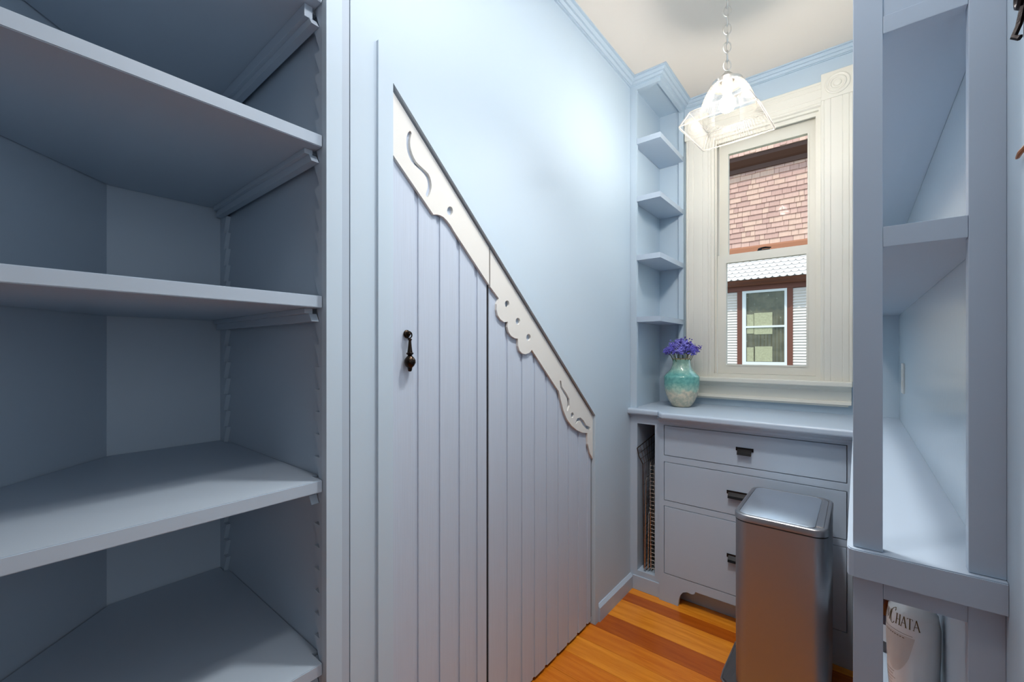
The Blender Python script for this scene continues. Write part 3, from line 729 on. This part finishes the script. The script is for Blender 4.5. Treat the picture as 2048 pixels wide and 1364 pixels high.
# ------------------------------------------------------------------ vase and lavender
VX, VY = -0.707, 2.262
vm = bpy.data.materials.new('turquoise_glaze'); vm.use_nodes = True; nt = vm.node_tree; p = nt.nodes['Principled BSDF']
p.inputs['Roughness'].default_value = 0.12; p.inputs['Coat Weight'].default_value = 0.6
tc = nt.nodes.new('ShaderNodeTexCoord'); sp = nt.nodes.new('ShaderNodeSeparateXYZ'); n1 = nt.nodes.new('ShaderNodeTexNoise'); n1.inputs['Scale'].default_value = 22; n1.inputs['Detail'].default_value = 6
mr = nt.nodes.new('ShaderNodeMapRange'); mr.inputs['From Min'].default_value = 0.0; mr.inputs['From Max'].default_value = 0.25
ad = nt.nodes.new('ShaderNodeMath'); ad.operation = 'MULTIPLY_ADD'; ad.inputs[1].default_value = 0.22; 
ra = nt.nodes.new('ShaderNodeValToRGB'); cr = ra.color_ramp
cr.elements[0].position = 0.0; cr.elements[0].color = rgb(214, 200, 172); cr.elements[1].position = 1.0; cr.elements[1].color = rgb(150, 190, 168)
for ps, c in ((0.30, (226, 212, 184)), (0.37, (176, 208, 186)), (0.50, (118, 184, 172)), (0.66, (112, 180, 172)), (0.73, (150, 196, 182)), (0.85, (176, 206, 186))):
    e = cr.elements.new(ps); e.color = rgb(*c)
n2 = nt.nodes.new('ShaderNodeTexNoise'); n2.inputs['Scale'].default_value = 60; n2.inputs['Detail'].default_value = 5
mxx = nt.nodes.new('ShaderNodeMix'); mxx.data_type = 'RGBA'; mxx.blend_type = 'MULTIPLY'; mxx.inputs[0].default_value = 0.38
r2 = nt.nodes.new('ShaderNodeValToRGB'); r2.color_ramp.elements[0].position = 0.4; r2.color_ramp.elements[0].color = rgb(120, 175, 185); r2.color_ramp.elements[1].position = 0.6; r2.color_ramp.elements[1].color = (1, 1, 1, 1)
L = nt.links.new
L(tc.outputs['Object'], sp.inputs[0]); L(sp.outputs['Z'], mr.inputs['Value']); L(tc.outputs['Object'], n1.inputs['Vector']); L(tc.outputs['Object'], n2.inputs['Vector'])
L(n1.outputs['Fac'], ad.inputs[0]); L(mr.outputs[0], ad.inputs[2]); 
sb = nt.nodes.new('ShaderNodeMath'); sb.operation = 'SUBTRACT'; sb.inputs[1].default_value = 0.11; L(ad.outputs[0], sb.inputs[0]); L(sb.outputs[0], ra.inputs['Fac'])
L(n2.outputs['Fac'], r2.inputs['Fac']); L(ra.outputs['Color'], mxx.inputs[6]); L(r2.outputs['Color'], mxx.inputs[7]); L(mxx.outputs[2], p.inputs['Base Color'])
va = thing('vase', (VX, VY, CZ), 'glazed turquoise and cream ceramic vase holding purple flowers on the countertop', 'vase')
bm = bmesh.new()
prof = [(0.001, .0005), (.040, .0005), (.044, .003), (.050, .010), (.064, .032), (.075, .058), (.083, .090), (.086, .120), (.0865, .145), (.0865, .155), (.0850, .158), (.078, .166), (.062, .182), (.052, .196), (.046, .212), (.043, .232), (.0435, .244), (.0405, .2445), (.039, .232), (.042, .21), (.050, .19), (.078, .15), (.07, .05), (.001, .02)]
def smoothprof(P, n=4):
    out = []
    for (a, b), (c, d) in zip(P, P[1:]):
        for k in range(n): out.append((a+(c-a)*k/n, b+(d-b)*k/n))
    return out+[P[-1]]
add_lathe(bm, prof, (VX, VY, CZ), 48); obj('vase_body', bm, vm, va, smooth=True)
bm = bmesh.new(); add_tube(bm, [(VX+.0430*math.cos(2*PI*k/36), VY+.0430*math.sin(2*PI*k/36), CZ+.2465) for k in range(36)], .0027, 8, closed=True)
obj('rim', bm, mat('tan_rim', rgb(186, 170, 128), 0.3), va, smooth=True)
STEM = mat('stem_green', rgb(78, 92, 44), 0.6)
LAV = [mat('lavender_blue', rgb(112, 106, 208), 0.7), mat('lavender_violet', rgb(88, 70, 168), 0.7), mat('lavender_pale', rgb(146, 142, 228), 0.7)]
def flower(i, ang, reach, hgt):
    r = random.Random(100+i)
    bx, by = VX+0.025*math.cos(ang)*min(1, reach/.05), VY+0.025*math.sin(ang)*min(1, reach/.05)
    tx, ty, tz = VX+reach*math.cos(ang), VY+reach*math.sin(ang), CZ+0.25+hgt
    t = thing('lavender_sprig', (bx, by, CZ+0.20), 'sprig of violet-blue statice standing in the turquoise vase', 'flower', 'flowers in the vase')
    bm = bmesh.new()
    p0, p1 = Vector((bx, by, CZ+0.20)), Vector((tx, ty, tz)); pm = p0.lerp(p1, .55)+Vector((0, 0, .012))
    pts = [p0.lerp(pm, q/3) for q in range(3)]+[pm.lerp(p1, q/3) for q in range(4)]
    add_tube(bm, pts, 0.0014, 5); tips = [(p1, 1.0)]
    for k in range(3):
        q = pm.lerp(p1, r.uniform(.2, .7)); e = q+Vector((r.uniform(-.028, .028), r.uniform(-.028, .028), r.uniform(.004, .022)))
        add_tube(bm, [q, e], 0.0009, 4); tips.append((e, .8))
    obj('stem', bm, STEM, t)
    bm = bmesh.new()
    for e, s in tips:
        for k in range(17):
            c = e+Vector((r.gauss(0, .0085), r.gauss(0, .0085), r.gauss(-.003, .009)))*s
            bmesh.ops.create_icosphere(bm, subdivisions=1, radius=r.uniform(.002, .0048), matrix=Matrix.Translation(c) @ Matrix.Rotation(r.uniform(0, 3), 4, 'X') @ Matrix.Diagonal((1, 1, r.uniform(.5, 1.2), 1)))
    obj('blossoms', bm, r.choice(LAV), t)
k = 0
for ring, (n, rc, hg) in enumerate(((5, .018, .090), (9, .048, .074), (12, .078, .048))):
    for j in range(n):
        flower(k, 2*PI*j/n+ring*0.35, rc*random.uniform(.85, 1.12), hg*random.uniform(.8, 1.12)); k += 1

# ------------------------------------------------------------------ pendant lamp
PX, PY = -0.376, 1.732
pl = thing('pendant_light', (PX, PY, H+0.83), 'ribbed glass square pendant lamp hanging on a nickel chain in front of the window', 'lamp')
def ribbed(name, trans, ior=1.4):
    m = bpy.data.materials.new(name); m.use_nodes = True; nt = m.node_tree; nt.nodes.clear()
    o_ = nt.nodes.new('ShaderNodeOutputMaterial'); tr = nt.nodes.new('ShaderNodeBsdfTransparent'); tr.inputs['Color'].default_value = (0.93, 0.93, 0.92, 1)
    gl = nt.nodes.new('ShaderNodeBsdfGlossy'); gl.inputs['Roughness'].default_value = 0.4
    tl = nt.nodes.new('ShaderNodeBsdfTranslucent'); tl.inputs['Color'].default_value = (1, 0.93, 0.84, 1)
    df = nt.nodes.new('ShaderNodeBsdfDiffuse'); df.inputs['Color'].default_value = (1, 0.93, 0.84, 1)
    fr = nt.nodes.new('ShaderNodeFresnel'); fr.inputs['IOR'].default_value = ior
    m0 = nt.nodes.new('ShaderNodeMixShader'); m0.inputs[0].default_value = 0.5
    m1 = nt.nodes.new('ShaderNodeMixShader'); m1.inputs[0].default_value = trans; m2 = nt.nodes.new('ShaderNodeMixShader')
    L = nt.links.new
    L(tl.outputs[0], m0.inputs[1]); L(df.outputs[0], m0.inputs[2])
    L(tr.outputs[0], m1.inputs[1]); L(m0.outputs[0], m1.inputs[2]); L(fr.outputs[0], m2.inputs[0]); L(m1.outputs[0], m2.inputs[1]); L(gl.outputs[0], m2.inputs[2]); L(m2.outputs[0], o_.inputs[0])
    return m
SH = ribbed('ribbed_glass', 0.006, 1.02); SHR = ribbed('ribbed_glass_crest', 0.022, 1.02); SK = ribbed('skirt_glass', 0.03, 1.10); SKR = ribbed('skirt_glass_crest', 0.15, 1.10); SHE = ribbed('glass_edge', 0.25)
bm = bmesh.new()
rotz = math.radians(-4)
def sqr(th, half, rc):              # polar radius of a rounded square
    c, s = abs(math.cos(th)), abs(math.sin(th)); r = half/max(c, s)
    # round the corner
    k = half-rc
    dx, dy = math.cos(th), math.sin(th); dx, dy = abs(dx), abs(dy)
    if r*dx > k and r*dy > k:
        b = k*(dx+dy); disc = b*b-(2*k*k-rc*rc)
        r = b+math.sqrt(max(disc, 0))
    return r
N = 400
levels = [('c', .050, .990), ('c', .056, .986), ('c', .066, .972), ('c', .076, .954), ('c', .085, .932), ('c', .092, .908), ('c', .096, .890), ('c', .0965, .886),
          ('s', .1015, .885), ('s', .1040, .882), ('s', .110, .868), ('s', .119, .850), ('s', .128, .834), ('s', .131, .830)]
rings = []
for kind, r, z in levels:
    R = []
    for i in range(N):
        th = 2*PI*i/N; rr = r if kind == 'c' else sqr(th, r, .010)
        if z not in (.990, .830): rr += 0.0011*(1 if i % 2 else -1)*(rr/.1 if kind == 'c' else 1)
        R.append(bm.verts.new((PX+rr*math.cos(th+rotz), PY+rr*math.sin(th+rotz), H+z)))
    rings.append(R)
for A, B in zip(rings, rings[1:]):
    for i in range(N): bm.faces.new([A[i], A[(i+1) % N], B[(i+1) % N], B[i]])
shade = obj('glass_shade', bm, SH, pl)
for m_ in (SHR, SK, SKR): shade.data.materials.append(m_)
for p_ in shade.data.polygons: p_.material_index = ((p_.index % N) // 2 % 2) + (2 if p_.index // N >= 7 else 0)
bm = bmesh.new()
for half, z, r_ in ((.131, .829, .0028), (.1035, .884, .0016)):
    add_tube(bm, [(PX+sqr(2*PI*i/96, half, .010)*math.cos(2*PI*i/96+rotz), PY+sqr(2*PI*i/96, half, .010)*math.sin(2*PI*i/96+rotz), H+z) for i in range(96)], r_, 8, closed=True)
for q in range(4):
    th = PI/4+q*PI/2
    a, b = sqr(th, .1035, .010), sqr(th, .131, .010)
    add_tube(bm, [(PX+a*math.cos(th+rotz), PY+a*math.sin(th+rotz), H+.884), (PX+b*math.cos(th+rotz), PY+b*math.sin(th+rotz), H+.830)], .0022, 6)
obj('shade_rim', bm, SHE, pl, smooth=True)
bm = bmesh.new(); add_lathe(bm, [(.046, .985), (.053, .984), (.0535, .990), (.0525, .999), (.046, 1.002), (.024, 1.003), (.0235, 1.012), (.020, 1.024), (.013, 1.032), (.005, 1.035), (.001, 1.0355)], (PX, PY, H), 36, cap=False)
obj('shade_holder', bm, NICKEL, pl, smooth=True)
for q in range(3):
    a = 2*PI*q/3-1.9; bm = bmesh.new(); bmesh.ops.create_uvsphere(bm, u_segments=10, v_segments=6, radius=.0042, matrix=Matrix.Translation((PX+.056*math.cos(a), PY+.056*math.sin(a), H+.992)))
    obj('thumb_screw', bm, NICKEL, pl, smooth=True)
bm = bmesh.new(); add_lathe(bm, [(.001, 1.003), (.018, 1.002), (.018, .965), (.014, .958), (.001, .957)], (PX, PY, H), 20); obj('lamp_socket', bm, WHITE, pl, smooth=True)
EM = bpy.data.materials.new('bulb_glow'); EM.use_nodes = True; nt = EM.node_tree; nt.nodes.clear()
o_ = nt.nodes.new('ShaderNodeOutputMaterial'); em = nt.nodes.new('ShaderNodeEmission'); em.inputs['Color'].default_value = (1.0, 0.93, 0.86, 1); em.inputs['Strength'].default_value = 360.0
nt.links.new(em.outputs[0], o_.inputs[0])
bm = bmesh.new(); add_lathe(bm, [(.001, .888), (.012, .890), (.022, .897), (.0265, .908), (.0275, .918), (.024, .932), (.016, .945), (.012, .956), (.001, .9565)], (PX, PY, H), 24)
obj('light_bulb', bm, EM, pl, smooth=True)
# chain
zc = 1.042; kx = 0; P_ = 0.0335
bm = bmesh.new(); add_tube(bm, [(PX+.006*math.cos(a), PY, H+1.040+.006*math.sin(a)) for a in [2*PI*k/14 for k in range(14)]], .0014, 6, closed=True); obj('chain_loop', bm, NICKEL, pl, smooth=True)
link = None
while zc < 1.325:
    z = zc+0.0195
    bm = bmesh.new(); pts = []
    for k2 in range(20):
        a = 2*PI*k2/20; pts.append((0.0130*math.cos(a), 0, 0.0200*math.sin(a)))
    an = math.radians(20)+(PI/2 if kx % 2 else 0)
    pts = [(PX+p_[0]*math.cos(an), PY+p_[0]*math.sin(an), H+z+p_[2]) for p_ in pts]
    add_tube(bm, pts, .0021, 8, closed=True); obj('chain_link', bm, NICKEL, pl, smooth=True)
    zc += P_; kx += 1
bm = bmesh.new(); add_tube(bm, [(PX+.004, PY, H+1.035), (PX-.005, PY+.004, H+1.12), (PX+.005, PY-.003, H+1.22), (PX, PY, H+1.335)], .0012, 5); obj('lamp_cord', bm, NICKEL, pl, smooth=True)
bm = bmesh.new(); add_lathe(bm, [(.001, 1.332), (.008, 1.333), (.012, 1.338), (.040, 1.350), (.058, 1.360), (.060, 1.3698), (.001, 1.3699)], (PX, PY, H), 32); obj('canopy', bm, NICKEL, pl, smooth=True)

# ------------------------------------------------------------------ neighbouring house
NY = 12.0
hs = thing('neighbour_house', (-1.8, NY+2, H-3.4), 'neighbouring house with brown shingles and white siding, seen through the window', 'house')
def shmat(name, c): return mat(name, c, 0.8, bump=0.3, bscale=12, stretch=(3, 1, 0.4), var=0.06)
SHM = [shmat('shingle_rose', rgb(208, 164, 146)), shmat('shingle_tan', rgb(214, 172, 150)), shmat('shingle_brown', rgb(196, 152, 136))]
SHB = shmat('shingle_field', rgb(150, 108, 92))
box('house_wall', -9, 6, NY+0.02, NY+5, H-3.4, H+6.2, SHB, hs)
# upper shingles, course by course
zt, zbm, ex = 4.86, 2.60, 0.129
rows = int((zt-zbm)/ex)
def shingle(x0, x1, z0, m):
    bm = bmesh.new(); z1 = z0+ex+0.01
    pts = [(NY-0.030, z0), (NY-0.032, z0+0.002), (NY-0.002, z1), (NY+0.0, z1), (NY+0.0, z0)]
    A = [bm.verts.new((x0+.003, p_[0], p_[1])) for p_ in pts]; B = [bm.verts.new((x1-.003, p_[0], p_[1])) for p_ in pts]
    for i in range(5): bm.faces.new([A[i], A[(i+1) % 5], B[(i+1) % 5], B[i]])
    bm.faces.new(A); bm.faces.new(B); return bm
cnt = 0; rest = bmesh.new()
rs = random.Random(3)
for r_ in range(rows):
    x = -6.5+rs.uniform(0, .1); z0 = H+zbm+r_*ex
    while x < 3.6:
        wd = rs.choice([.10, .14, .18, .22, .26, .30])
        zz = z0+rs.uniform(-.006, .006)
        if -3.0 < x < -0.6 and cnt < 290:
            obj('shingle', shingle(x, x+wd, zz, None), rs.choice(SHM), hs); cnt += 1
        else:
            b_ = shingle(x, x+wd, zz, None); me = bpy.data.meshes.new('tmp'); b_.to_mesh(me); b_.free(); rest.from_mesh(me); bpy.data.meshes.remove(me)
        x += wd
o = obj('outer_shingles', rest, SHM[0], hs); o['kind'] = 'stuff'
# upper eave: brown cornice, projecting, with pale shingles above
DKB = mat('shaded_brown_trim', rgb(78, 46, 32), 0.6, bump=0.1, bscale=20)  # trim brown darkened to put the eave's shade into the upper cornice
prism('upper_cornice', [(NY, H+4.47), (NY-0.08, H+4.47), (NY-0.10, H+4.57), (NY-0.17, H+4.60), (NY-0.31, H+4.69), (NY-0.33, H+4.765), (NY, H+4.80)], -9, 6, 'yz', DKB, hs)
prism('upper_skirt', [(NY-0.33, H+4.781), (NY-0.34, H+4.79), (NY-0.05, H+6.2), (NY, H+6.2), (NY, H+4.801)], -9, 6, 'yz', SHM[1], hs)
far = bmesh.new()
for k in range(-24, 56):
    x = -3.4+k*0.125; z_ = H+4.782+rs.uniform(-.01, .01); pr = [(NY-0.370, z_), (NY-0.345, z_), (NY-0.302, z_+0.19), (NY-0.312, z_+0.19)]
    if 0 <= k < 26: prism('skirt_shingle', pr, x+.003, x+.122, 'yz', rs.choice(SHM), hs)
    else: add_prism(far, pr, x+.003, x+.122, 'yz')
obj('outer_skirt_shingles', far, SHM[1], hs, kind='stuff')
# belt board below the shingles
prism('belt_board', [(NY, H+2.44), (NY-0.06, H+2.44), (NY-0.06, H+2.56), (NY-0.045, H+2.60), (NY, H+2.60)], -9, 6, 'yz', mat('orange_brown_trim', rgb(168, 104, 70), 0.6), hs)
# scalloped skirt roof
sy0, sz0, sy1, sz1 = NY-0.46, H+1.715, NY-0.05, H+2.44
prism('scallop_deck', [(sy0+.02, sz0), (sy1+.02, sz1), (NY, sz1), (NY, sz0)], -9, 6, 'yz', SCAL, hs)
sl = Vector((0, sy1-sy0, sz1-sz0)); LL = sl.length; sl.normalize(); nrm_ = Vector((0, -sl.z, sl.y))
rowh = 0.105; nrow = int(LL/rowh)+1
scm = None
far = bmesh.new()
for r_ in range(nrow-1, -1, -1):
    for k in range(-20, 48):
        xc = -3.35+k*.145+(.0725 if r_ % 2 else 0)
        if scm is None:
            bm = bmesh.new()
            prof_ = [(-.0722, .12), (-.0722, .0)]+[(-.0722*math.cos(a), -.058*math.sin(a)) for a in [PI*q/8 for q in range(1, 8)]]+[(.0722, 0), (.0722, .12)]
            A = [bm.verts.new((a, 0, 0)+Vector((0, sl.y, sl.z))*b + nrm_*(.026 if b < .05 else .004)) if False else bm.verts.new(Vector((a, 0, 0))+sl*b+nrm_*(.034-.24*max(b, 0))) for a, b in prof_]
            B = [bm.verts.new(v.co-nrm_*.010) for v in A]
            n_ = len(A)
            bm.faces.new(A); bm.faces.new(B)
            for i in range(n_): bm.faces.new([A[i], A[(i+1) % n_], B[(i+1) % n_], B[i]])
            bmesh.ops.recalc_face_normals(bm, faces=bm.faces[:])
            scm = bpy.data.meshes.new('scallop_shingle'); bm.to_mesh(scm); bm.free(); scm.materials.append(SCAL)
        c = Vector((xc, sy0, sz0))+sl*(rowh*r_+0.03)
        if not 0 <= k < 21:
            n0 = len(far.verts); far.from_mesh(scm); far.verts.ensure_lookup_table()
            for v in far.verts[n0:]: v.co += c
            continue
        o = bpy.data.objects.new('scallop_shingle', scm); COL.objects.link(o); o.parent = hs; o.location = c-hs.location
obj('outer_scallops', far, SCAL, hs, kind='stuff')
prism('lower_cornice', [(NY, H+1.60), (NY-0.22, H+1.60), (NY-0.26, H+1.63), (NY-0.40, H+1.665), (NY-0.46, H+1.705), (NY, H+1.714)], -9, 6, 'yz', ROOF_BROWN, hs)
box('frieze_board', -9, 6, NY-0.05, NY, H+1.49, H+1.60, ROOF_BROWN, hs)
# clapboards
hx0, hx1 = -2.249, -1.297
for side in (0, 1):
    a, b = ((-4.4, hx0-0.117), (hx1+0.117, 1.2))[side]
    z = H+1.475
    while z > H-1.1:
        z -= 0.067
        prism('clapboard', [(NY, z), (NY-0.034, z), (NY-0.036, z+0.003), (NY-0.004, z+0.069), (NY, z+0.069)], a, b, 'yz', CLAP, hs)
box('window_trim', hx0-0.116, hx0-0.001, NY-0.04, NY, H-0.40, H+1.489, ROOF_BROWN, hs); box('window_trim', hx1+0.001, hx1+0.116, NY-0.04, NY, H-0.40, H+1.489, ROOF_BROWN, hs)
wf = prism('window', [(hx0, H-0.38), (hx1, H-0.38), (hx1, H+1.488), (hx0, H+1.488)], NY-0.05, NY+0.0, 'xz', HOUSEW, hs,
      holes=[[(-2.164, H-0.28), (-2.164, H+0.565), (-1.349, H+0.565), (-1.349, H-0.28)], [(-2.164, H+0.61), (-2.164, H+1.43), (-1.349, H+1.43), (-1.349, H+0.61)]])
box('house_sill', hx0-0.12, hx1+0.12, NY-0.07, NY, H-0.45, H-0.385, HOUSEW, hs)
PG = bpy.data.materials.new('lace_behind_glass'); PG.use_nodes = True; nt = PG.node_tree; p = nt.nodes['Principled BSDF']
p.inputs['Roughness'].default_value = 0.08
tc = nt.nodes.new('ShaderNodeTexCoord'); vo = nt.nodes.new('ShaderNodeTexVoronoi'); vo.inputs['Scale'].default_value = 11; vo.inputs['Randomness'].default_value = 0.35
rr_ = nt.nodes.new('ShaderNodeValToRGB'); rr_.color_ramp.elements[0].position = 0.12; rr_.color_ramp.elements[0].color = rgb(206, 200, 176); rr_.color_ramp.elements[1].position = 0.2; rr_.color_ramp.elements[1].color = rgb(122, 110, 90)
L = nt.links.new; L(tc.outputs['Object'], vo.inputs['Vector']); L(vo.outputs['Distance'], rr_.inputs['Fac'])
no = nt.nodes.new('ShaderNodeTexNoise'); no.inputs['Scale'].default_value = 4; mm = nt.nodes.new('ShaderNodeMix'); mm.data_type = 'RGBA'; mm.blend_type = 'MULTIPLY'; mm.inputs[0].default_value = .7
r3 = nt.nodes.new('ShaderNodeValToRGB'); r3.color_ramp.elements[0].position = .4; r3.color_ramp.elements[1].position = .6; r3.color_ramp.elements[0].color = (.6, .6, .6, 1)
L(tc.outputs['Object'], no.inputs['Vector']); L(no.outputs['Fac'], r3.inputs['Fac']); L(rr_.outputs['Color'], mm.inputs[6]); L(r3.outputs['Color'], mm.inputs[7]); L(mm.outputs[2], p.inputs['Base Color'])
for za, zb_ in ((-.28, .565), (.61, 1.43)):
    bm = bmesh.new(); n_ = 60
    A = []; B = []
    for i in range(n_+1):
        x = -2.164+.815*i/n_; y = NY-0.012+0.006*math.sin(i*1.1)*(1 if i < 18 else .35)
        A.append(bm.verts.new((x, y, H+za))); B.append(bm.verts.new((x, y, H+zb_)))
    for i in range(n_): bm.faces.new([A[i], A[i+1], B[i+1], B[i]])
    obj('lace_curtain', bm, PG, wf)
    box('window_pane', -2.164, -1.349, NY-0.034, NY-0.030, H+za, H+zb_, GLASS, wf)
LIGHT_PATCH = mat('pale_light_patch', rgb(196, 182, 150), 0.8, bump=0.3, bscale=30, var=0.12)  # pale colour standing in for sun patches and reflections in the panes
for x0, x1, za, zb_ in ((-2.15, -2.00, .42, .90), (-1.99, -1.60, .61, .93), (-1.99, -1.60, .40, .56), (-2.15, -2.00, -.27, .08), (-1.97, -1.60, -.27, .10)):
    box('light_patch', x0, x1, NY-0.024, NY-0.020, H+za, H+zb_, LIGHT_PATCH, wf)
box('ground', -30, 30, WY+0.14, 40, H-3.5, H-3.4, GROUND, kind='structure')
